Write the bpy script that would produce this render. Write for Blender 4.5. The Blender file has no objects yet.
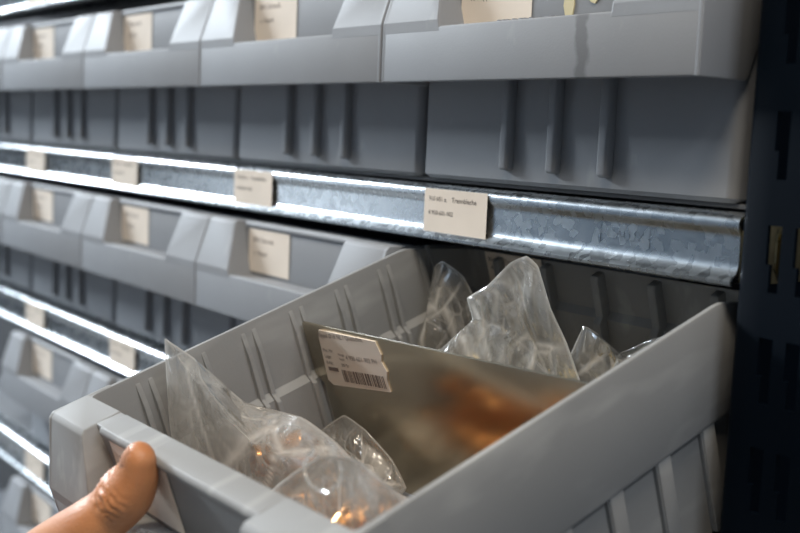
import bpy, bmesh, math, random
from mathutils import Vector, Matrix, noise
S = 0.235           # one bin width in metres; all layout numbers below are in bin widths
Z0 = 1.45           # height of the top row's lip above the floor (m)
PITCH = 0.7245      # row spacing
scn = bpy.context.scene
COL = scn.collection

# ------------------------------------------------------------------ helpers
def W(x, y, z): return Vector((x*S, y*S, z*S + Z0))
def tag(o, label, cat, group=None):
    o['label'] = label; o['category'] = cat
    if group: o['group'] = group
    return o
def empty(name, loc, rot=None):
    o = bpy.data.objects.new(name, None); COL.objects.link(o)
    o.location = loc; o.empty_display_size = .05
    if rot is not None: o.rotation_euler = rot
    return o
def link(name, bm, mat, parent=None, loc=None, smooth=30, scale=S):
    """one bmesh -> one linked mesh object"""
    if scale != 1: bmesh.ops.scale(bm, vec=(scale,)*3, verts=bm.verts)
    bmesh.ops.recalc_face_normals(bm, faces=bm.faces)
    if smooth is not None:
        a = math.radians(smooth)
        for f in bm.faces: f.smooth = True
        for e in bm.edges:
            if len(e.link_faces) == 2 and e.calc_face_angle(0) > a: e.smooth = False
    me = bpy.data.meshes.new(name); bm.to_mesh(me); bm.free()
    if mat: me.materials.append(mat)
    o = bpy.data.objects.new(name, me); COL.objects.link(o)
    if parent: o.parent = parent
    if loc is not None: o.location = loc
    return o
def merge(bm, tmp):
    me = bpy.data.meshes.new('tmp'); tmp.to_mesh(me); tmp.free(); bm.from_mesh(me); bpy.data.meshes.remove(me)
def bevel(t, w, seg=2, ang=20):
    es = [e for e in t.edges if len(e.link_faces) == 2 and e.calc_face_angle(0) > math.radians(ang)]
    if es: bmesh.ops.bevel(t, geom=es, offset=w, segments=seg, profile=.5, affect='EDGES', clamp_overlap=True)
def box(bm, a, b, bev=0, seg=2, xf=None):
    t = bmesh.new(); bmesh.ops.create_cube(t, size=1)
    for v in t.verts: v.co = Vector([a[i] + (v.co[i]+.5)*(b[i]-a[i]) for i in range(3)])
    if bev: bevel(t, bev, seg)
    if xf: bmesh.ops.transform(t, matrix=xf, verts=t.verts)
    merge(bm, t)
def prism(bm, poly, x0, x1, axis='x', bev=0, seg=2, fx0=None, fx1=None):
    """closed polygon extruded along an axis; fx0/fx1(a,b) shear the two ends"""
    t = bmesh.new(); A = []; B = []
    for (a, b) in poly:
        p = fx0(a, b) if fx0 else x0; q = fx1(a, b) if fx1 else x1
        mk = {'x': lambda u: (u, a, b), 'y': lambda u: (a, u, b), 'z': lambda u: (a, b, u)}[axis]
        A.append(t.verts.new(mk(p))); B.append(t.verts.new(mk(q)))
    n = len(poly)
    t.faces.new(A); t.faces.new(B[::-1])
    for i in range(n): t.faces.new((A[i], B[i], B[(i+1) % n], A[(i+1) % n]))
    bmesh.ops.recalc_face_normals(t, faces=t.faces)
    if bev: bevel(t, bev, seg)
    merge(bm, t)
def thicken(pts, t):
    """open 2D polyline -> closed band polygon of thickness t (to its left)"""
    out = []
    for i, p in enumerate(pts):
        p = Vector(p); d = Vector((0, 0))
        if i > 0: d += (p-Vector(pts[i-1])).normalized()
        if i < len(pts)-1: d += (Vector(pts[i+1])-p).normalized()
        d.normalize(); out.append(p + Vector((-d.y, d.x))*t)
    return [tuple(p) for p in pts] + [tuple(p) for p in out[::-1]]
def tube(bm, pts, r, seg=12, cap=True, radii=None, ell=None):
    """tapered tube along points; ell = (dorsal vector, flatten) gives an oval section"""
    pts = [Vector(p) for p in pts]; rings = []; prev = None
    for i, p in enumerate(pts):
        t = (pts[min(i+1, len(pts)-1)]-pts[max(i-1, 0)]).normalized()
        if ell: n = (ell[0]-t*ell[0].dot(t)).normalized()
        elif prev is None:
            n = t.orthogonal().normalized()
        else: n = (prev-t*prev.dot(t)).normalized()
        prev = n; b = t.cross(n); rr = radii[i] if radii else r
        fl = ell[1] if ell else 1
        rings.append([bm.verts.new(p + n*math.cos(a)*rr*fl + b*math.sin(a)*rr) for a in [2*math.pi*k/seg for k in range(seg)]])
    for A, B in zip(rings, rings[1:]):
        for k in range(seg): bm.faces.new((A[k], A[(k+1) % seg], B[(k+1) % seg], B[k]))
    if cap: bm.faces.new(rings[0][::-1]); bm.faces.new(rings[-1])
def text_bm(body, size, align='LEFT'):
    cu = bpy.data.curves.new('t', 'FONT'); cu.body = body; cu.size = size; cu.align_x = align
    cu.resolution_u = 2
    o = bpy.data.objects.new('t', cu); COL.objects.link(o)
    dg = bpy.context.evaluated_depsgraph_get()
    me = bpy.data.meshes.new_from_object(o.evaluated_get(dg))
    bm = bmesh.new(); bm.from_mesh(me)
    bpy.data.objects.remove(o); bpy.data.curves.remove(cu); bpy.data.meshes.remove(me)
    return bm
def put_text(bm, body, size, M):
    t = text_bm(body, size)
    bmesh.ops.transform(t, matrix=M, verts=t.verts); merge(bm, t)
# text plane facing -y: local x -> x, local y -> z
def face_front(x, y, z): return Matrix(((1,0,0,x),(0,0,-1,y),(0,1,0,z),(0,0,0,1)))

# ------------------------------------------------------------------ materials
def mat(name): 
    m = bpy.data.materials.new(name); m.use_nodes = True
    nt = m.node_tree; return m, nt, nt.nodes['Principled BSDF']
def N(nt, kind, **kw):
    n = nt.nodes.new(kind)
    for k, v in kw.items():
        if k in n.inputs: n.inputs[k].default_value = v
        else: setattr(n, k, v)
    return n
def mix(nt, fac, a, b):
    m = nt.nodes.new('ShaderNodeMix'); m.data_type = 'RGBA'
    for s, v in ((m.inputs[0], fac), (m.inputs[6], a), (m.inputs[7], b)):
        if hasattr(v, 'is_output'): nt.links.new(v, s)
        else: s.default_value = v
    return m.outputs[2]
def ramp(nt, src, stops):
    r = nt.nodes.new('ShaderNodeValToRGB'); nt.links.new(src, r.inputs[0])
    while len(r.color_ramp.elements) < len(stops): r.color_ramp.elements.new(.5)
    for e, (p, c) in zip(r.color_ramp.elements, stops): e.position = p; e.color = (c, c, c, 1) if not hasattr(c, '__len__') else c
    return r.outputs[0]
def bump(nt, b, h, strength, dist=.001):
    n = N(nt, 'ShaderNodeBump', Strength=strength, Distance=dist); nt.links.new(h, n.inputs['Height']); nt.links.new(n.outputs[0], b.inputs['Normal'])

def plastic(name, col, stain=False, wear=.16):
    m, nt, b = mat(name)
    tc = N(nt, 'ShaderNodeTexCoord')
    n1 = N(nt, 'ShaderNodeTexNoise', Scale=18., Detail=5.); nt.links.new(tc.outputs['Object'], n1.inputs['Vector'])
    mp = N(nt, 'ShaderNodeMapping'); mp.inputs['Scale'].default_value = (60, 9, 30); mp.inputs['Rotation'].default_value = (.5, 0, 0)
    nt.links.new(tc.outputs['Object'], mp.inputs[0])
    n2 = N(nt, 'ShaderNodeTexNoise', Scale=1., Detail=3., Roughness=.6); nt.links.new(mp.outputs[0], n2.inputs['Vector'])
    scuff = ramp(nt, n2.outputs[0], [(.78-wear, 0.), (.84-wear*.6, wear)])
    base = mix(nt, n1.outputs[0], tuple(c*.92 for c in col)+(1,), tuple(c*1.08 for c in col)+(1,))
    c = mix(nt, scuff, base, (.62, .62, .60, 1))
    if stain:
        # dark dried drip below the window (object space, bin coordinates in metres)
        sp = N(nt, 'ShaderNodeSeparateXYZ'); nt.links.new(tc.outputs['Object'], sp.inputs[0])
        wob = N(nt, 'ShaderNodeTexNoise', Scale=70., Detail=3.); nt.links.new(tc.outputs['Object'], wob.inputs['Vector'])
        def mth(op, a, bb):
            q = N(nt, 'ShaderNodeMath', operation=op)
            for i, v in enumerate((a, bb)):
                if hasattr(v, 'is_output'): nt.links.new(v, q.inputs[i])
                else: q.inputs[i].default_value = v
            return q.outputs[0]
        dx = mth('ABSOLUTE', mth('ADD', mth('SUBTRACT', sp.outputs[0], .193*S), mth('MULTIPLY', mth('SUBTRACT', wob.outputs[0], .5), .03*S*2)), 0)
        inx = ramp(nt, mth('DIVIDE', dx, .03*S), [(.45, .62), (.8, 0.)])
        c = mix(nt, inx, c, (.10, .10, .105, 1))
    nt.links.new(c, b.inputs['Base Color'])
    b.inputs['Roughness'].default_value = .58
    b.inputs['Specular IOR Level'].default_value = .22
    n3 = N(nt, 'ShaderNodeTexNoise', Scale=900., Detail=2.); nt.links.new(tc.outputs['Object'], n3.inputs['Vector'])
    bump(nt, b, n3.outputs[0], .12, .0004)
    return m
GREY = plastic('grey_plastic', (.262, .272, .288))
GREYS = plastic('grey_plastic_stained', (.262, .272, .288), True)
GREYD = plastic('grey_plastic_drawer', (.268, .270, .268), False, .24)

def galv(name, col, rough, sc=40, lo=.82, bmp=.1, rv=.25):
    m, nt, b = mat(name)
    tc = N(nt, 'ShaderNodeTexCoord')
    v = N(nt, 'ShaderNodeTexVoronoi', Scale=sc*6.); nt.links.new(tc.outputs['Object'], v.inputs['Vector'])
    n = N(nt, 'ShaderNodeTexNoise', Scale=float(sc), Detail=4.); nt.links.new(tc.outputs['Object'], n.inputs['Vector'])
    f = mix(nt, .5, v.outputs['Color'], n.outputs['Color'])
    bw = N(nt, 'ShaderNodeRGBToBW'); nt.links.new(f, bw.inputs[0])
    c = mix(nt, bw.outputs[0], tuple(x*lo for x in col)+(1,), col+(1,))
    nt.links.new(c, b.inputs['Base Color'])
    r = ramp(nt, bw.outputs[0], [(.2, rough*(1-rv)), (.8, rough*(1+rv))]); nt.links.new(r, b.inputs['Roughness'])
    b.inputs['Metallic'].default_value = 1
    bump(nt, b, n.outputs[0], bmp, .0006)
    return m
ZINC = galv('galvanised_steel', (.46, .49, .51), .27, 40, .9)
ZINCY = galv('yellow_zinc', (.62, .55, .34), .33)
PLATE = galv('divider_steel', (.64, .57, .44), .25, 60, .97, .0, .06)
COPPER = galv('copper', (1.0, .50, .20), .28, 60, .8, .05)
BRASS = galv('brass', (.90, .72, .36), .25, 60, .85, .05)
def simple(name, col, rough=.5, metal=0., spec=.5):
    m, nt, b = mat(name)
    tc = N(nt, 'ShaderNodeTexCoord'); n = N(nt, 'ShaderNodeTexNoise', Scale=25., Detail=4.)
    nt.links.new(tc.outputs['Object'], n.inputs['Vector'])
    c = mix(nt, n.outputs[0], tuple(x*.88 for x in col)+(1,), tuple(min(1, x*1.1) for x in col)+(1,))
    nt.links.new(c, b.inputs['Base Color'])
    b.inputs['Roughness'].default_value = rough; b.inputs['Metallic'].default_value = metal
    b.inputs['Specular IOR Level'].default_value = spec
    return m
PAPER = simple('label_paper', (.80, .71, .61), .7, 0, .2)
INK = simple('printing_ink', (.07, .06, .06), .8, 0, .1)
INKS = simple('faded_ink', (.22, .18, .16), .8, 0, .1)
NAVY = simple('navy_paint', (.0008, .0030, .0068), .5, 0, .08)
PANEL = simple('shelf_steel', (.10, .105, .115), .5)
DARK = simple('dark_cladding', (.03, .032, .036), .8)
FLOOR = simple('concrete', (.32, .31, .30), .7)
OPPO = simple('opposite_racking', (.13, .16, .20), .6)
CEIL = simple('ceiling_paint', (.5, .5, .5), .9)
CLOTH = simple('sleeve_cloth', (.05, .07, .12), .9)
RESIDUE = simple('glue_residue', (.55, .47, .26), .5)

def film(name, milky, tint=(1, 1, 1)):
    m, nt, b = mat(name); nt.nodes.remove(b); out = nt.nodes['Material Output']
    tr = N(nt, 'ShaderNodeBsdfTransparent', Color=(.97*tint[0], .965*tint[1], .95*tint[2], 1))
    gl = N(nt, 'ShaderNodeBsdfGlossy', Color=(1, 1, 1, 1), Roughness=.09)
    df = N(nt, 'ShaderNodeBsdfDiffuse', Color=(.80, .78, .74, 1))
    tl = N(nt, 'ShaderNodeBsdfTranslucent', Color=(.80, .78, .74, 1))
    m1 = N(nt, 'ShaderNodeMixShader', Fac=.5); nt.links.new(df.outputs[0], m1.inputs[1]); nt.links.new(tl.outputs[0], m1.inputs[2])
    tc = N(nt, 'ShaderNodeTexCoord'); n = N(nt, 'ShaderNodeTexNoise', Scale=35., Detail=5.); nt.links.new(tc.outputs['Object'], n.inputs['Vector'])
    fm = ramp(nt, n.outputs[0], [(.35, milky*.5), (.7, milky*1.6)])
    at = N(nt, 'ShaderNodeAttribute', attribute_name='crease'); ad = N(nt, 'ShaderNodeMath', operation='ADD', use_clamp=True)   # bright fold highlights painted in as milkier film along creases and rim
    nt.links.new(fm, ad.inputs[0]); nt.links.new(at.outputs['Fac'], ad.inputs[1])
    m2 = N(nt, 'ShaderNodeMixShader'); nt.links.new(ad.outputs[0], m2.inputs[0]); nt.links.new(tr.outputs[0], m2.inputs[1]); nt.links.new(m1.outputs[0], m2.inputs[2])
    fr = N(nt, 'ShaderNodeFresnel', IOR=1.55)
    m3 = N(nt, 'ShaderNodeMixShader'); fk = N(nt, 'ShaderNodeMath', operation='MULTIPLY'); fk.inputs[1].default_value = .65; nt.links.new(fr.outputs[0], fk.inputs[0]); nt.links.new(fk.outputs[0], m3.inputs[0]); nt.links.new(m2.outputs[0], m3.inputs[1]); nt.links.new(gl.outputs[0], m3.inputs[2])
    n2 = N(nt, 'ShaderNodeTexNoise', Scale=160., Detail=3.); nt.links.new(tc.outputs['Object'], n2.inputs['Vector'])
    bp = N(nt, 'ShaderNodeBump', Strength=.2, Distance=.0010); nt.links.new(n2.outputs[0], bp.inputs['Height'])
    nt.links.new(bp.outputs[0], gl.inputs['Normal']); nt.links.new(bp.outputs[0], fr.inputs['Normal'])
    nt.links.new(m3.outputs[0], out.inputs[0])
    return m
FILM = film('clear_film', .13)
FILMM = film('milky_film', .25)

def skin():
    m, nt, b = mat('skin')
    tc = N(nt, 'ShaderNodeTexCoord')
    n = N(nt, 'ShaderNodeTexNoise', Scale=55., Detail=4.); nt.links.new(tc.outputs['Object'], n.inputs['Vector'])
    c = mix(nt, n.outputs[0], (.45, .165, .062, 1), (.64, .29, .125, 1)); nt.links.new(c, b.inputs['Base Color'])
    b.inputs['Roughness'].default_value = .47
    b.inputs['Subsurface Weight'].default_value = .15; b.inputs['Subsurface Radius'].default_value = (.006, .0025, .0012); b.inputs['Subsurface Scale'].default_value = .6
    v = N(nt, 'ShaderNodeTexVoronoi', Scale=900.); nt.links.new(tc.outputs['Object'], v.inputs['Vector'])
    n2 = N(nt, 'ShaderNodeTexNoise', Scale=300., Detail=4.); nt.links.new(tc.outputs['Object'], n2.inputs['Vector'])
    bump(nt, b, mix(nt, .5, v.outputs[0], n2.outputs[0]), .35, .0006)
    return m
SKIN = skin()
NAIL = simple('nail', (.60, .30, .18), .3)

# ------------------------------------------------------------------ storage bin (units: bin widths, lip plane y=0, lip bottom z=0)
SLOTS = [.265 + .14*k for k in range(7)]
O_BIN = Vector((0, .143, -.238))                     # the empty's place in bin coordinates
def ring(z, hx, y0, y1, r, cham, hf=None):
    hf = hf or hx
    pts = []; n = 5
    def corner(cx, cy, a0):
        for k in range(n):
            a = math.radians(a0 + 90*k/(n-1)); pts.append((cx + r*math.cos(a), cy + r*math.sin(a)))
    ys = [.3, .7, 1.03, 1.05, 1.08]
    corner(hf-r, y0+r, -90)
    pts += [(hf, .185), (hx, .20)]
    for y in ys: pts.append((hx, y))
    corner(hx-r, y1-r, 0); corner(-hx+r, y1-r, 90)
    for y in ys[::-1]: pts.append((-hx, y))
    pts += [(-hx, .20), (-hf, .185)]
    corner(-hf+r, y0+r, 180)
    return [(x, y, z - (max(0, y-1.045)*.36 if cham else 0)) for x, y in pts]
def body_bm(zb):
    bm = bmesh.new()
    L = [(zb, .466, .152, 1.248, .02, 0, .480), (zb+.010, .476, .143, 1.257, .022, 0, .491), (.060, .476, .143, 1.257, .022, 0, .4915), (.066, .477, .142, 1.258, .022, 0, .4915),
         (.070, .491, .086, 1.270, .022, 0), (.078, .494, .082, 1.273, .022, 0), (.293, .494, .084, 1.273, .022, 1), (.299, .4915, .086, 1.2705, .020, 1), (.300, .488, .090, 1.267, .018, 1),
         (.299, .482, .140, 1.262, .016, 1), (.292, .480, .143, 1.260, .016, 1), (.112, .479, .146, 1.258, .016, 0), (.096, .462, .158, 1.242, .018, 0), (zb+.030, .455, .160, 1.235, .02, 0), (zb+.018, .443, .172, 1.223, .02, 0)]
    R = [[bm.verts.new(p) for p in ring(*a)] for a in L]; n = len(R[0])
    for A, B in zip(R, R[1:]):
        for k in range(n): bm.faces.new((A[k], A[(k+1) % n], B[(k+1) % n], B[k]))
    bm.faces.new(R[0]); bm.faces.new(R[-1])
    for x in (-.158, 0, .158): box(bm, (x-.016, .120, -.205), (x+.016, .15, .06), .009, 3)
    for s in (-1, 1):
        for y in SLOTS:
            a, b = sorted((s*.465, s*.4895)); box(bm, (a, y-.020, zb+.012), (b, y+.020, .075), .006)
            for d in (-.0155, .0155):
                poly = [(s*.485, .284), (s*.479, .280), (s*.467, .225), (s*.466, .108), (s*.449, .092), (s*.442, zb+.03), (s*.485, zb+.03)]
                prism(bm, poly, y+d-.0065, y+d+.0065, 'y', .003, 2)
    for x in (-.354, -.183, -.012, .159, .330):
        for d in (0,):
            poly = [(1.268, .216), (1.236, .212), (1.232, .20), (1.230, .108), (1.215, .094), (1.210, zb+.03), (1.268, zb+.03)]
            prism(bm, poly, x+d-.012, x+d+.012, 'x', .004, 2)
    bmesh.ops.translate(bm, vec=-O_BIN, verts=bm.verts)
    return bm
def xin(s, z): return .268 + (.028 if s > 0 else .060)*(z-.12)/.18
def lip_bm():
    bm = bmesh.new(); h = .4965
    prism(bm, [(0, 0), (0, .132), (.084, .132), (.084, .118), (.014, .118), (.014, 0)], -h+.004, h-.004, 'x', .0055, 3)
    slab = [(-.0003, .118), (-.0003, .147), (.048, .291), (.058, .300), (.142, .3012), (.142, .287), (.066, .287), (.0605, .284), (.0140, .143), (.0140, .118)]
    for s in (-1, 1):
        prism(bm, slab, 0, s*(h-.003), 'x', .004, fx0=lambda a, b: s*xin(s, b))
        prism(bm, [(.0005, .125), (.0005, .147), (.0485, .2905), (.0585, .2995), (.090, .2998), (.090, .125)], 0, 0, 'x', .003,
              fx0=lambda a, b: s*(xin(s, b)-.001), fx1=lambda a, b: s*(xin(s, b)+.012))
        prism(bm, [(-.0006, 0), (-.0006, .147), (.0465, .291), (.0575, .3003), (.195, .3005), (.2, .13), (.192, .108), (.150, .004), (.146, 0)], s*(h-.012), s*h, 'x', .005, 3)
    prism(bm, [(.084, .278), (.076, .284), (.0755, .294), (.083, .3018), (.142, .3018), (.142, .278)], -.303, .303, 'x', .005, 3)
    bmesh.ops.translate(bm, vec=-O_BIN, verts=bm.verts)
    return bm
def slab_part(name, x0, x1, z0, z1, y, t, m, parent, off, rag=0, seed=0):
    """a thin card standing in a y-plane; rag gives its right edge small tears"""
    bm = bmesh.new(); rnd = random.Random(seed)
    poly = [(x0, z0), (x1, z0)]
    if rag: poly += [(x1 - rnd.random()*rag, z0 + (z1-z0)*k/7) for k in range(1, 7)]
    poly += [(x1 - rag*.9, z1), (x0, z1)]
    prism(bm, poly, y-t, y, 'y')
    bmesh.ops.translate(bm, vec=-Vector(off), verts=bm.verts)
    return link(name, bm, m, parent)
LINES1 = [('BIN 60 x Trennbleche', .021, .100), ('4 950-601-902', .019, .055)]
def print_part(name, lines, x, z, y, m, parent, off, bars=None):
    bm = bmesh.new()
    for (s, size, dz) in lines: put_text(bm, s, size, face_front(x + (.012 if dz < .06 else .008), y, z+dz))
    if bars: bars(bm)
    for v in bm.verts: v.co -= Vector(off)
    return link(name, bm, m, parent, smooth=None)
def make_bin(zb=-.238, m=GREY, drawer=False):
    root = empty('storage_bin', (0, 0, 0))
    link('body', body_bm(zb), m, root); link('front_lip', lip_bm(), m, root, smooth=17)
    x0 = -.288
    lab = slab_part('paper_label', x0, x0+.245, .142, .279, .0815, .0008, PAPER, root, O_BIN)
    print_part('printing', [('BIN Schraub.', .024, .096), ('x. Nippel', .022, .055)], x0+.022, .142, .0803, INKS, lab, O_BIN)
    return root
def copy_tree(o, parent=None):
    c = o.copy(); COL.objects.link(c)
    if parent: c.parent = parent
    for ch in list(o.children): copy_tree(ch, c)
    return c
def place_bin(o, col, row):
    p = Vector((col-.5, 0, -row*PITCH)) + O_BIN
    o.location = W(*p)

bins = {}
proto = make_bin()
ROWN = ['top row', 'second row', 'third row', 'bottom row']
BLAB = {
 (0, 0): 'grey plastic bin in the top row beside the blue upright, dark drip on its lip',
 (-1, 0): 'grey plastic bin in the top row, second from the blue upright',
 (-2, 0): 'grey plastic bin in the top row, third from the blue upright',
 (-3, 0): 'blurred grey bin in the top row, fourth from the blue upright',
 (-4, 0): 'blurred grey bin in the top row, cut off by the left edge of the photo',
 (-1, 1): 'closed grey bin in the second row, directly left of the pulled-out bin',
 (-2, 1): 'closed grey bin in the second row, second left of the pulled-out bin',
 (-3, 1): 'blurred closed grey bin in the second row, third left of the pulled-out bin',
 (-4, 1): 'blurred grey bin in the second row, its body cut off by the left picture edge',
 (-2, 2): 'blurred grey bin in the third row, nearest the pulled-out bin',
 (-3, 2): 'blurred grey bin in the third row, at the left picture edge',
 (-2, 3): 'blurred grey bin in the lowest row, nearest the hand',
 (-3, 3): 'blurred grey bin in the lowest row, at the left picture edge',
}
first = True
for (c, r), lab in BLAB.items():
    o = proto if first else copy_tree(proto)
    first = False
    place_bin(o, c, r); tag(o, lab, 'bin', 'grey storage bins standing in the rack'); bins[(c, r)] = o
# the stained bin next to the upright: own plastic, glue marks on its label plate, raised lettering on its ledge
A = bins[(0, 0)]
for ch in A.children:
    if ch.name.startswith(('front_lip',)):
        ch.data = ch.data.copy(); ch.data.materials[0] = GREYS
bm = bmesh.new()
rnd = random.Random(5)
for (x, z, w, h) in ((.075, .165, .022, .055), (.145, .195, .03, .04), (.03, .205, .015, .03)):
    poly = [(x+w*(.5+.3*rnd.random())*math.cos(a), z+h*(.5+.35*rnd.random())*math.sin(a)) for a in [k*math.pi/5 for k in range(10)]]
    prism(bm, poly, .0795, .083, 'y')
bmesh.ops.translate(bm, vec=-O_BIN, verts=bm.verts)
o = link('glue_residue', bm, RESIDUE, A); o['label'] = 'yellowish torn glue marks'
bm = text_bm('SSI SCHÄFER', .034)
r_ = bmesh.ops.extrude_face_region(bm, geom=bm.faces[:]); bmesh.ops.translate(bm, vec=(0, 0, .009), verts=[v for v in r_['geom'] if isinstance(v, bmesh.types.BMVert)])
bmesh.ops.translate(bm, vec=Vector((-.115, .04, .131))-O_BIN, verts=bm.verts)
link('raised_lettering', bm, GREY, A)

# ------------------------------------------------------------------ the pulled-out bin, tilted down at the front
RZ, RX, RY = .021893, .330784, .001166
DT = Vector((-.457153, -.811845, -1.049852))
DR = Matrix.Rotation(RZ, 3, 'Z') @ Matrix.Rotation(RX, 3, 'X') @ Matrix.Rotation(RY, 3, 'Y')
def L2W(x, y, z): return W(*(DR @ Vector((x, y, z)) + DT))     # pulled-out bin's own coordinates -> world
drw = make_bin(-.18, GREYD, True)
drw.location = L2W(*O_BIN); drw.rotation_euler = DR.to_euler()
tag(drw, 'grey plastic bin pulled out of the rack and tilted down, held by a hand', 'bin')
for ch in drw.children:
    if ch.name.startswith('paper_label'): ch.location.x += .016*S
# card on the inside of its back wall
bl = slab_part('paper_label', -.412, -.203, .128, .224, 1.2555, .0025, PAPER, drw, O_BIN)
bl['label'] = 'barcode card on the inside of the back wall'
def bars_back(bm):
    rr = random.Random(3); x = -.31
    while x < -.213:
        w = rr.choice((.002, .003, .005)); box(bm, (x, 1.2525, .136), (x+w, 1.2528, .162)); x += w + rr.choice((.002, .003, .004))
print_part('printing', [('BIN 60 x Trennbleche', .016, .070), ('4 950-601-902 PH', .018, .045)], -.41, .128, 1.2526, INK, bl, O_BIN, bars_back)

# ------------------------------------------------------------------ steel divider plate standing in the pulled-out bin
dc = Vector((0, .690, -.15))
div = empty('divider_plate', L2W(*dc), DR.to_euler())
tag(div, 'thin steel divider plate with a barcode sticker, standing inside the pulled-out bin', 'divider')
bm = bmesh.new()
prism(bm, [(-.432, -.15), (.432, -.15), (.438, .085), (.470, .105), (.472, .281), (.466, .287), (-.466, .247), (-.472, .242), (-.470, .105), (-.438, .085)], .687, .693, 'y', .0015, 2)
bmesh.ops.translate(bm, vec=-dc, verts=bm.verts)
link('plate', bm, PLATE, div)
bm = bmesh.new(); rr = random.Random(8)
q = [(-.412, .102), (-.392, .092), (-.158, .126), (-.162, .156), (-.153, .178), (-.166, .201), (-.160, .219), (-.172, .250), (-.398, .238), (-.405, .217)]
prism(bm, q, .6845, .6872, 'y'); bmesh.ops.translate(bm, vec=-dc, verts=bm.verts)
st = link('barcode_sticker', bm, PAPER, div)
# sticker print, running along the sticker's slight slope
bm = bmesh.new()
SL = Matrix.Translation((-.407, .6838, .100)) @ Matrix.Rotation(math.atan2(.028, .25)*-1, 4, 'Y')
def sp(s, size, x, z): put_text(bm, s, size, SL @ face_front(x, 0, z))
sp('Nippel Ø18 NL / Quetschm.', .0165, .012, .118); sp('Mat.-Nr.', .013, .016, .080); sp('Lager', .013, .016, .064); sp('B-Nr.', .013, .016, .047)
sp('Menge', .010, .078, .074); sp('Stück', .010, .078, .062); sp('4 950-601-902 PH', .017, .108, .066); sp('500 St', .012, .078, .046)
box(bm, (.016, -.0002, .030), (.058, .0002, .040), xf=SL)
x = .072
while x < .238:
    w = rr.choice((.002, .003, .005, .007)); box(bm, (x, -.0002, .006), (x+w, .0002, .037), xf=SL); x += w + rr.choice((.0025, .0035, .005))
bmesh.ops.translate(bm, vec=-dc, verts=bm.verts)
link('printing', bm, INKS, st, smooth=None)

# ------------------------------------------------------------------ shelf beams, shelf panels, upright
BP = [(.24, -.262), (.13, -.252), (.108, -.2535), (.095, -.260), (.0895, -.271), (.093, -.285), (.0968, -.292), (.0980, -.297), (.0982, -.302), (.0988, -.346), (.0986, -.351), (.0975, -.357), (.094, -.366), (.082, -.376), (.0765, -.382), (.0775, -.389), (.086, -.393), (.24, -.393)]
X0, X1 = -5.4, .044
OB = Vector((X1, .1, -.39))
BLABS = {0: 'galvanised shelf beam below the top row of bins', -1: 'galvanised shelf beam above the top row, at the upper left corner',
         1: 'galvanised shelf beam below the second row, partly behind the pulled-out bin', 2: 'galvanised shelf beam below the third row, beside the hand'}
def make_beam():
    root = empty('shelf_beam', (0, 0, 0))
    bm = bmesh.new(); prism(bm, thicken(BP, .007), X0, X1, 'x'); bmesh.ops.translate(bm, vec=-OB, verts=bm.verts)
    link('profile', bm, ZINC, root, smooth=50)
    # yellow-zinc end bracket with its hooks in the upright's slots
    bm = bmesh.new()
    box(bm, (.0635, .088+.012, -.388), (.0665, .30, -.262), .001)
    prism(bm, [(.0445, .104), (.0475, .098), (.0515, .104), (.0525, .16), (.0485, .16), (.0475, .110)], -.384, -.285, 'z', .001)
    prism(bm, [(.0560, .112), (.0585, .100), (.0635, .098), (.0665, .103), (.0665, .16), (.0620, .16), (.0610, .112)], -.384, -.262, 'z', .001)
    prism(bm, [(.0430, .110), (.0430, .16), (.0665, .16), (.0665, .104), (.056, .100)], -.266, -.256, 'z', .001)
    tube(bm, [(.048, .110, -.300), (.0505, .104, -.302), (.0540, .103, -.297), (.0555, .106, -.288), (.0545, .112, -.280)], .0025, 8)
    bmesh.ops.translate(bm, vec=-OB, verts=bm.verts)
    link('end_bracket', bm, ZINCY, root)
    for x in (.123, .141):
        bm = bmesh.new(); prism(bm, [(.096, -.290), (.100, -.275), (.135, -.272), (.135, -.375), (.112, -.372), (.097, -.350)], x-.0022, x+.0022, 'x', .0008)
        bmesh.ops.translate(bm, vec=-OB, verts=bm.verts); link('hook', bm, ZINCY, root)
    for c in range(0, -5, -1):
        xl = c - .905
        lab = slab_part('paper_label', xl, xl+.24, -.384, -.262, .0875, .0007, PAPER, root, OB)
        bm = bmesh.new()
        put_text(bm, '910 601 x.', .017, face_front(xl+.018, .0864, -.293)); put_text(bm, 'Trennbleche', .0185, face_front(xl+.108, .0864, -.293)); put_text(bm, '4 950-601-902', .0165, face_front(xl+.018, .0864, -.328))
        bmesh.ops.translate(bm, vec=-OB, verts=bm.verts); link('printing', bm, INK, lab, smooth=None)
    return root
beam = make_beam()
for i, r in enumerate((0, -1, 1, 2)):
    b = beam if i == 0 else copy_tree(beam)
    b.location = W(OB.x, OB.y, OB.z - r*PITCH + (.038 if r == -1 else 0)); tag(b, BLABS[r], 'shelf beam')
    if r == 0:
        bm = text_bm('GALUX', .031)
        for a, c in (((-.018, .030), (.118, .0315)), ((-.018, -.011), (.118, -.0095)), ((-.018, -.011), (-.0165, .0315)), ((.1165, -.011), (.118, .0315))):
            t = bmesh.new(); v = [t.verts.new((x, y, 0)) for x, y in ((a[0], a[1]), (c[0], a[1]), (c[0], c[1]), (a[0], c[1]))]; t.faces.new(v); merge(bm, t)
        g = bmesh.ops.extrude_face_region(bm, geom=bm.faces[:]); bmesh.ops.translate(bm, vec=(0, 0, .0016), verts=[v for v in g['geom'] if isinstance(v, bmesh.types.BMVert)])
        bmesh.ops.transform(bm, matrix=face_front(-.292, .0992, -.332), verts=bm.verts)
        bmesh.ops.translate(bm, vec=-OB, verts=bm.verts)
        link('embossed_mark', bm, ZINC, b)
PLABS = {0: 'dark steel shelf panel under the top row of bins', -1: 'dark steel shelf panel above the top row of bins', 1: 'dark steel shelf panel under the second row of bins',
         2: 'dark steel shelf panel under the third row of bins', 3: 'dark steel shelf panel under the lowest row of bins'}
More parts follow.
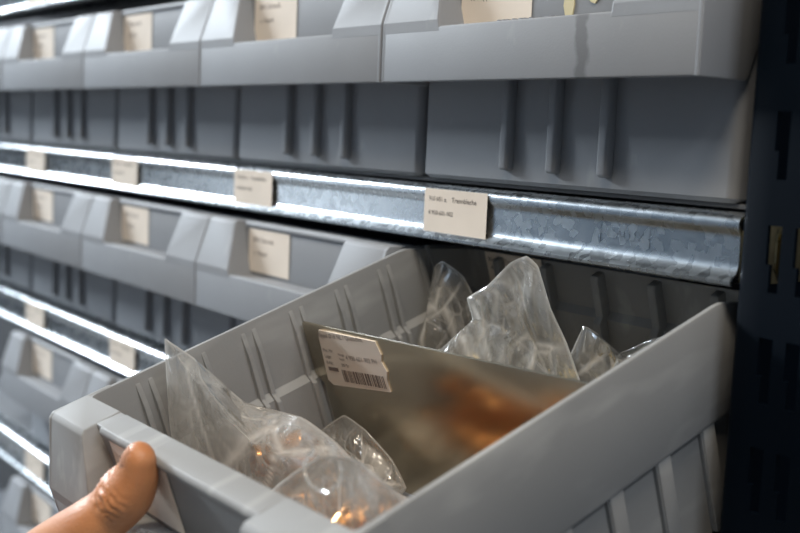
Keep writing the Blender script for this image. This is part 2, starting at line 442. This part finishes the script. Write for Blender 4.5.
for r in (0, -1, 1, 2, 3):
    bm = bmesh.new(); y0 = .165
    box(bm, (X0, 0, 0), (.05, 1.32-y0, .010), .002)
    o = link('shelf_panel', bm, PANEL, None, W(0, y0, -.2485 - r*PITCH)); tag(o, PLABS[r], 'shelf')

# upright with two columns of stepped slots
XL = .064; YF = .087
def upright_bm():
    bm = bmesh.new()
    zc = [k for k in range(-9, 6)]
    zt, zm, zl = -.268, -.340, -.392
    xs = [XL+.010, .1165, .1255, .1455, .173, .182, .202, .36]
    zs = [-Z0/S]
    holes = set()
    for k in zc:
        for v in (zl, zm, zt): zs.append(v + .2085*k)
    zs.append(1.6)
    zs.sort(); nz = len(zs)
    grid = [[bm.verts.new((x, YF, z)) for z in zs] for x in xs]
    def hole(i, j):
        if i not in (1, 2, 4, 5) or j == 0 or j == nz-2: return False
        ph = (j-1) % 3           # 0: lower part, 1: upper part, 2: solid
        if ph == 2: return False
        return ph == 1 or i in (2, 5)
    for i in range(len(xs)-1):
        for j in range(nz-1):
            if not hole(i, j): bm.faces.new((grid[i][j], grid[i+1][j], grid[i+1][j+1], grid[i][j+1]))
    # rounded corner and return flange
    prev = grid[0]
    for (x, y) in ((XL+.004, YF+.0025), (XL, YF+.010), (XL, YF+.03), (XL, YF+.40)):
        cur = [bm.verts.new((x, y, z)) for z in zs]
        for j in range(nz-1): bm.faces.new((prev[j], prev[j+1], cur[j+1], cur[j]))
        prev = cur
    bmesh.ops.recalc_face_normals(bm, faces=bm.faces)
    ext = bmesh.ops.solidify(bm, geom=bm.faces[:], thickness=.009)
    return bm
bm = upright_bm(); OU = Vector((XL, YF, -Z0/S))
bmesh.ops.translate(bm, vec=-OU, verts=bm.verts)
up = link('rack_upright', bm, NAVY, None, W(*OU), smooth=40)
for v in up.data.vertices:
    if v.co.z < 0: v.co.z = 0
tag(up, 'dark blue slotted steel rack upright along the right edge', 'rack upright')

# ------------------------------------------------------------------ bags and what is in them
def bag(name, outline, nrm, depth, mtl, label, seed, amp=.022, freq=9., nt=150, ns=34, group=None, cat='plastic bag', base=None, push=0):
    """closed film pouch: outline (bin coordinates) is its rim, two crumpled sheets bulge to either side"""
    P = [Vector(p) for p in outline]; n = len(P); nrm = Vector(nrm).normalized()
    c = sum(P, Vector())/n
    if base: c = Vector(base)
    pts = []
    for i in range(nt):
        f = i*n/nt; k = int(f); t = f-k
        p0, p1, p2, p3 = P[(k-1) % n], P[k], P[(k+1) % n], P[(k+2) % n]
        cr = .5*((2*p1) + (p2-p0)*t + (2*p0-5*p1+4*p2-p3)*t*t + (3*p1-p0-3*p2+p3)*t**3)
        pts.append(cr.lerp(p1.lerp(p2, t), .7))
    zmax = max(p.z for p in P); zmin = min(p.z for p in P)
    off = Vector((seed*3.7, seed*1.3, seed*2.1))
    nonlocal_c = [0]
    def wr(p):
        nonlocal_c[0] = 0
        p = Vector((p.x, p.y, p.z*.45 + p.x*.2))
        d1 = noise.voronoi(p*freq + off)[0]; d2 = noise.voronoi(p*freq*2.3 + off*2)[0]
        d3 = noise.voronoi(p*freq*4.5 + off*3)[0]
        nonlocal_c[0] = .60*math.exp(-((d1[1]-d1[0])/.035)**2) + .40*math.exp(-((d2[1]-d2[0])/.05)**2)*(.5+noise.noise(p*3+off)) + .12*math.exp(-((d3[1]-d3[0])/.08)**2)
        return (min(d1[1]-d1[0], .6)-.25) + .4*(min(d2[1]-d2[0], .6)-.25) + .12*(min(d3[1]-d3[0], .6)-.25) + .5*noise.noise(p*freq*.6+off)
    bm = bmesh.new()
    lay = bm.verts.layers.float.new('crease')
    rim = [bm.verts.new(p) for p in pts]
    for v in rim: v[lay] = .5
    for side in (1, -1):
        rings = [rim]
        for j in range(1, ns):
            s = 1 - j/ns; row = []
            for i, p in enumerate(pts):
                q = c.lerp(p, s)
                hgt = (q.z-zmin)/(zmax-zmin+1e-6)
                D = depth*(1-.90*max(0, hgt))*math.sqrt(max(0, 1-s*s))
                e = min(1, (1-s)*4)
                w = wr(q + nrm*side*.13)*amp*e
                lat = noise.noise_vector(q*freq*.9 + off)*amp*.5*e
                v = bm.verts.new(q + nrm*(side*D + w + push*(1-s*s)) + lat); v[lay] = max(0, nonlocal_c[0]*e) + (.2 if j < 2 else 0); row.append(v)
            rings.append(row)
        for A, B in zip(rings, rings[1:]):
            for k in range(nt):
                f = (A[k], A[(k+1) % nt], B[(k+1) % nt], B[k]); bm.faces.new(f if side == 1 else f[::-1])
        cv = bm.verts.new(c + nrm*side*depth*.6 + nrm*push); l = rings[-1]
        for k in range(nt):
            f = (l[k], l[(k+1) % nt], cv); bm.faces.new(f if side == 1 else f[::-1])
    o0 = Vector((c.x, c.y, zmin))
    for v in bm.verts: v.co = DR @ (v.co - o0)
    o = link(name, bm, mtl, None, L2W(*o0), smooth=70)
    return tag(o, label, cat, group)
CAMN = (.55, -.62, .56)
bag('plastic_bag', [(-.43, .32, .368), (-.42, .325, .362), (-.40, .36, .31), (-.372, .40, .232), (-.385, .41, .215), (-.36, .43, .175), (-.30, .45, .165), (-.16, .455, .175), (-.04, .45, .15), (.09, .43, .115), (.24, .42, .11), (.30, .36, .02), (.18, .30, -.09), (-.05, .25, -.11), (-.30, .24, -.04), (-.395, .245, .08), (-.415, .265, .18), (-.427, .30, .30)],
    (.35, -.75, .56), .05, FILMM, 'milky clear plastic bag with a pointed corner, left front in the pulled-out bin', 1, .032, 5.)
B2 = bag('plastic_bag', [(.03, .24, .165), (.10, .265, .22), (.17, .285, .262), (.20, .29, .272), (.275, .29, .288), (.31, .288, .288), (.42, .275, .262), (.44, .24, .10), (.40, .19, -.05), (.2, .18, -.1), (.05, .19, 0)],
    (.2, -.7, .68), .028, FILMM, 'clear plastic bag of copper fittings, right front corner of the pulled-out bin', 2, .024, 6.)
bm = bmesh.new(); rg = [Vector((.215 + .055*math.cos(a), .262 + .02*math.sin(a), .262 + .030*math.sin(a))) for a in [math.pi*(.75 + 1.5*k/16) for k in range(17)]]
tube(bm, [DR @ (v - Vector((.215, .262, .262))) for v in rg], .0035, 8)
lp = link('bag_mouth', bm, FILMM, B2); lp.matrix_parent_inverse = Matrix.Identity(4); lp.location = L2W(.215, .262, .262) - B2.location
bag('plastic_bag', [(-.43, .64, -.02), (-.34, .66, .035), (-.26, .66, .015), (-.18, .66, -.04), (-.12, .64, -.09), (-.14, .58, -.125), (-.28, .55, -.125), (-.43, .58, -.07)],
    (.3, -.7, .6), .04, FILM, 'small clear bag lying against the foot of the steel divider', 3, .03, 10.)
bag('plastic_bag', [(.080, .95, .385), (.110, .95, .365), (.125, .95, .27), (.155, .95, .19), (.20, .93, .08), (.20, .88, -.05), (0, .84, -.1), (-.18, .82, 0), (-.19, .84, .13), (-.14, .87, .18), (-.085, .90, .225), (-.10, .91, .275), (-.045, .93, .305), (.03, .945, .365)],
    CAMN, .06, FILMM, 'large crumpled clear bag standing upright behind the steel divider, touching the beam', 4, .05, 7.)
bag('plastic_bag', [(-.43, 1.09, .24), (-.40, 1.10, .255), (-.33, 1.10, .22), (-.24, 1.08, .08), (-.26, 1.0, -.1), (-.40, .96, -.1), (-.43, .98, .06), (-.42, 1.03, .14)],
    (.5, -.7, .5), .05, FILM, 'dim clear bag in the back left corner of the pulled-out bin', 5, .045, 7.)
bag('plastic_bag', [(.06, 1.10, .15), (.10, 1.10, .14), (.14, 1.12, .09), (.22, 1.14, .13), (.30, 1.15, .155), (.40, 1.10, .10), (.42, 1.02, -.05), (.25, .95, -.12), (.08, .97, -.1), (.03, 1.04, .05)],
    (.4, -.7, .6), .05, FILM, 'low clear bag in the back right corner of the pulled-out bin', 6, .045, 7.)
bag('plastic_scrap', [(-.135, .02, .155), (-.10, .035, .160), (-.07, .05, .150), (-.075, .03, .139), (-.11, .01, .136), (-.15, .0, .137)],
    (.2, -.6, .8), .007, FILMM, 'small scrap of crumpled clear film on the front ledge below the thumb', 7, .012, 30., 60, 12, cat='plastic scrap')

def fitting_bm(kind, r):
    """hollow pipe fitting: 'coupling' straight sleeve with a middle stop, or 'elbow'"""
    bm = bmesh.new(); seg = 20
    if kind == 'coupling': path = [(0, 0, z) for z in (-.055, -.05, -.006, 0, .006, .05, .055)]; rad = [.9, 1, 1, .93, 1, 1, .9]
    else:
        path = [(0, 0, -.05), (0, 0, -.045), (0, 0, -.012)] + [(.03-.03*math.cos(a), 0, .03*math.sin(a)) for a in [math.radians(d) for d in (15, 35, 55, 75, 90)]] + [(.072, 0, .03), (.077, 0, .03)]
        rad = [.95, 1, 1] + [.92]*5 + [1, .95]
    outer = [r*k for k in rad]; inner = [r*.82 for k in rad]
    def rings(rs):
        out = []
        P = [Vector(p) for p in path]
        for i, p in enumerate(P):
            t = (P[min(i+1, len(P)-1)]-P[max(i-1, 0)]).normalized(); n = Vector((0, 1, 0)); b = t.cross(n)
            out.append([bm.verts.new(p + n*math.cos(2*math.pi*k/seg)*rs[i] + b*math.sin(2*math.pi*k/seg)*rs[i]) for k in range(seg)])
        return out
    a, b = rings(outer), rings(inner)
    for L in (a, b):
        for A, B in zip(L, L[1:]):
            for k in range(seg): bm.faces.new((A[k], A[(k+1) % seg], B[(k+1) % seg], B[k]))
    for i in (0, -1):
        for k in range(seg): bm.faces.new((a[i][k], a[i][(k+1) % seg], b[i][(k+1) % seg], b[i][k]))
    return bm
cop = [link('copper_fitting', fitting_bm('coupling', .036), COPPER, smooth=40), link('copper_fitting', fitting_bm('elbow', .033), COPPER, smooth=40)]
bra = [link('brass_fitting', fitting_bm('coupling', .032), BRASS, smooth=40), link('brass_fitting', fitting_bm('elbow', .03), BRASS, smooth=40)]
rnd = random.Random(11)
def scatter(protos, cells, name, label, group, cat):
    used = set()
    for i, (x, y, z) in enumerate(cells):
        k = i % 2; o = protos[k]
        if k in used: o = o.copy(); COL.objects.link(o)
        used.add(k)
        o.location = L2W(x + rnd.uniform(-.012, .012), y + rnd.uniform(-.012, .012), z)
        o.rotation_euler = (DR @ Matrix.Rotation(rnd.uniform(0, 6.3), 3, 'Z') @ Matrix.Rotation(math.pi/2 + rnd.uniform(-.35, .35), 3, 'Y')).to_euler()
        tag(o, label, cat, group)
cells = [(x, y, -.115) for x in (-.33, -.20, -.07, .06, .19, .32) for y in (.25, .38, .51)]
cells += [(x, y, -.030) for x in (-.24, -.11, .02, .15, .28) for y in (.27, .40)]
cells += [(x, .41, .06) for x in (-.27, -.17)] + [(x, .40, .03) for x in (-.06, .04)] + [(-.20, .425, .10)]
cells += [(x, .33, .045) for x in (-.12, .0, .11, .22, .33)] + [(x, .27, .105) for x in (.14, .25, .36)] + [(x, .255, .155) for x in (.26, .37)]
scatter(cop, cells, 'copper_fitting', 'small copper pipe fitting inside the clear bags in front of the steel divider', 'copper fittings in the front compartment', 'pipe fitting')
cells = [(x, y, -.115) for x in (-.30, -.05, .10, .30) for y in (.92, 1.06)] + [(.0, .90, -.02), (.08, .92, .06), (.24, 1.04, -.03), (-.32, 1.03, -.02)]
scatter(bra, cells, 'brass_fitting', 'small brass pipe fitting inside the clear bags behind the steel divider', 'brass fittings in the back compartment', 'pipe fitting')

# ------------------------------------------------------------------ the hand holding the lip
YAW, PITCHC, ROLL = .913485, .116765, .042971
fwd = Vector((-math.sin(YAW)*math.cos(PITCHC), math.cos(YAW)*math.cos(PITCHC), -math.sin(PITCHC)))
rt0 = Vector((math.cos(YAW), math.sin(YAW), 0)); up0 = rt0.cross(fwd)
RT = rt0*math.cos(ROLL) + up0*math.sin(ROLL); UP = -rt0*math.sin(ROLL) + up0*math.cos(ROLL)
def spline(P, R, n):
    P = [Vector(p) for p in P]; out = []; rad = []
    for k in range(len(P)-1):
        p0, p1, p2, p3 = P[max(k-1, 0)], P[k], P[k+1], P[min(k+2, len(P)-1)]
        for j in range(n):
            t = j/n
            out.append(.5*((2*p1)+(p2-p0)*t+(2*p0-5*p1+4*p2-p3)*t*t+(3*p1-p0-3*p2+p3)*t**3)); rad.append(R[k]+(R[k+1]-R[k])*t)
    return out + [P[-1]], rad + [R[-1]]
def limb(bm, P, R, ell=None, round_tip=True):
    pts, rad = spline([L2W(*p) for p in P], [r*S for r in R], 6)
    if round_tip:
        t = (pts[-1]-pts[-2]).normalized(); r = rad[-1]; e = pts[-1]
        for a in (.35, .6, .8, .93, .99): pts.append(e + t*r*a); rad.append(r*math.sqrt(max(.002, 1-a*a)))
    tube(bm, pts, 0, 24, True, rad, ell)
dors = (-RT*.80 + UP*.35 - fwd*.50).normalized()
hb = bmesh.new()
TH = [(-.50, -.20, -.05), (-.339, -.12, .072), (-.179, -.05, .174), (-.130, 0, .211), (-.098, .030, .244), (-.080, .046, .274), (-.068, .055, .305)]
limb(hb, TH, [.084, .074, .060, .054, .055, .047, .037], (dors, .86))
WR = (-.66, -.34, -.17)
for i, (dx, k) in enumerate(((0, 1), (-.092, 1.06), (-.180, 1.0), (-.262, .84))):
    r = (.040, .040, .038, .033)[i]
    mcp = (-.225+dx*.95, -.185+.025*i, -.130-.012*i)
    pip = (-.185+dx, -.185+.195*k, -.105-.01*i); dip = (-.170+dx, .072, -.045*k); tip = (-.165+dx, .078, -.045*k+.075*k)
    limb(hb, [WR, tuple((WR[j]+mcp[j])/2 for j in range(3)), mcp, pip, dip, tip], [.085, .062, r*1.25, r, r*.92, r*.78])
limb(hb, [WR, (-.42, -.22, -.10), (-.33, -.17, -.115)], [.10, .085, .06])
limb(hb, [(-1.10, -.80, -.50), (-.86, -.54, -.31), WR, (-.55, -.27, -.13)], [.165, .135, .105, .09], None, False)
hand_me = bpy.data.meshes.new('hand'); hb.to_mesh(hand_me); hb.free()
ho = bpy.data.objects.new('tmp_hand', hand_me); COL.objects.link(ho)
rm = ho.modifiers.new('r', 'REMESH'); rm.mode = 'VOXEL'; rm.voxel_size = .0011
sm = ho.modifiers.new('s', 'SMOOTH'); sm.factor = .5; sm.iterations = 14
dg = bpy.context.evaluated_depsgraph_get(); me = bpy.data.meshes.new_from_object(ho.evaluated_get(dg)); bpy.data.objects.remove(ho)
# creases over the knuckle and fine pad folds
ip = L2W(*TH[4]); ax = (L2W(*TH[5]) - L2W(*TH[3])).normalized()
for v in me.vertices:
    d = v.co - ip; a = d.dot(ax)/S; rad_ = (d - ax*d.dot(ax)); side = rad_.normalized().dot(dors)
    if -.07 < a < .05 and rad_.length < .075*S and side > .1:
        wob = noise.noise(v.co*260)*.010
        g = 0
        for c0, dep, wd in ((-.034, .006, .004), (-.020, .009, .0038), (-.007, .010, .004), (.006, .008, .0038), (.020, .004, .003)):
            g += dep*math.exp(-((a+wob-c0)/wd)**2)
        bulge = .010*math.exp(-((a+.010)/.032)**2)
        v.co += rad_.normalized()*S*(bulge-g*.62)*min(1, (side-.1)*2)
for p in me.polygons: p.use_smooth = True
OH = L2W(-.86, -.54, -.45)
for v in me.vertices: v.co -= OH
me.materials.append(SKIN)
person = bpy.data.objects.new('person', me); COL.objects.link(person); person.location = OH
me.name = 'person'
tag(person, 'hand of a person gripping the front lip of the pulled-out bin, thumb on its label', 'person')
# thumb nail
bm = bmesh.new(); tp = L2W(*TH[6]); tx = (L2W(*TH[6])-L2W(*TH[5])).normalized(); dn = (dors - tx*dors.dot(tx)).normalized(); bn = tx.cross(dn)
gr = []
for i in range(9):
    u = i/8; row = []
    for j in range(9):
        w = (j/8-.5)*2
        half = .026*(1-.25*max(0, u-.75)*4*abs(w)) ; l = (-.030 + .058*u) - .010*w*w*(1 if u > .5 else -1)
        row.append(bm.verts.new(tp + tx*S*l + bn*S*half*w*.95 + dn*S*(.0348 - .016*w*w - .010*max(0, u-.45)**2*4) - OH))
    gr.append(row)
for i in range(8):
    for j in range(8): bm.faces.new((gr[i][j], gr[i+1][j], gr[i+1][j+1], gr[i][j+1]))
bmesh.ops.recalc_face_normals(bm, faces=bm.faces)
bmesh.ops.solidify(bm, geom=bm.faces[:], thickness=.0006)
link('thumb_nail', bm, NAIL, person, scale=1, smooth=60)
# sleeve end, outside the frame
bm = bmesh.new()
a, b = L2W(-1.12, -.82, -.515), L2W(-.90, -.585, -.34)
tube(bm, [a, a.lerp(b, .5), b, b.lerp(a, .03)], 0, 28, True, [.185*S, .172*S, .160*S, .150*S])
bmesh.ops.translate(bm, vec=-OH, verts=bm.verts)
link('sleeve', bm, CLOTH, person, scale=1)

# ------------------------------------------------------------------ the store room
def room(name, a, b, m):
    bm = bmesh.new(); box(bm, a, b); o = link(name, bm, m, scale=1, smooth=None); o['kind'] = 'structure'; return o
room('floor', (-6.5, -2.2, -.05), (2.0, .6, 0), FLOOR)
room('ceiling', (-6.5, -2.2, 3.0), (2.0, .6, 3.05), CEIL)
room('wall_back', (-6.5, .345, 0), (2.0, .40, 3.0), DARK)
room('wall_front', (-6.5, -2.25, 0), (2.0, -2.2, 3.0), OPPO)
room('wall_left', (-6.55, -2.25, 0), (-6.5, .40, 3.0), OPPO)
room('wall_right', (2.0, -2.25, 0), (2.05, .40, 3.0), OPPO)

bm = bmesh.new()
for a, b in (((-4.33, -2.2, .44), (-4.27, -2.14, 2.06)), ((-3.17, -2.2, .44), (-3.11, -2.14, 2.06)), ((-4.33, -2.2, .44), (-3.11, -2.14, .50)), ((-4.33, -2.2, 2.0), (-3.11, -2.14, 2.06))): box(bm, a, b, .004)
o = link('window_1', bm, CEIL, scale=1); o['kind'] = 'structure'

# ------------------------------------------------------------------ light: fluorescent strips along the aisle
def lamp(name, loc, target, sx, sy, e, col):
    l = bpy.data.lights.new(name, 'AREA'); l.shape = 'RECTANGLE'; l.size = sx; l.size_y = sy; l.energy = e; l.color = col
    o = bpy.data.objects.new(name, l); COL.objects.link(o); o.location = loc
    o.rotation_euler = (Vector(target)-Vector(loc)).to_track_quat('-Z', 'Y').to_euler(); return o
lamp('ceiling_strip', (-3.85, -1.0, 2.85), (-1.2, -.2, 1.3), 1.7, .16, 200, (.83, .92, 1))
lamp('ceiling_strip', (1.15, -.17, 2.7), (.0, -.15, 1.3), 1.0, .25, 12, (.93, .96, 1))
lamp('ceiling_strip', (.30, -.80, 2.85), (-.15, -.2, 1.2), .9, .16, 20, (1, .87, .70))
lamp('window_daylight', (-3.72, -2.17, 1.25), (-3.72, 0, 1.25), 1.1, 1.5, 12, (.84, .92, 1))
w = bpy.data.worlds.new('World'); scn.world = w; w.use_nodes = True
w.node_tree.nodes['Background'].inputs[0].default_value = (.55, .6, .7, 1); w.node_tree.nodes['Background'].inputs[1].default_value = .14

# ------------------------------------------------------------------ camera
cd = bpy.data.cameras.new('Camera'); cam = bpy.data.objects.new('Camera', cd); COL.objects.link(cam)
cd.sensor_width = 36; cd.lens = 36*1106.546/800; cd.clip_start = .02
M = Matrix((RT, UP, -fwd)).transposed().to_4x4(); M.translation = W(1.313003, -1.695588, -.134844)
cam.matrix_world = M
cd.dof.use_dof = True; cd.dof.focus_distance = (L2W(-.1, .75, .25)-M.translation).dot(fwd); cd.dof.aperture_fstop = 7
scn.camera = cam
scn.cycles.transparent_max_bounces = 24; scn.cycles.max_bounces = 12
vs = scn.view_settings; vs.view_transform = 'Standard'; vs.look = 'None'; vs.exposure = .15; vs.gamma = 1; vs.use_curve_mapping = False
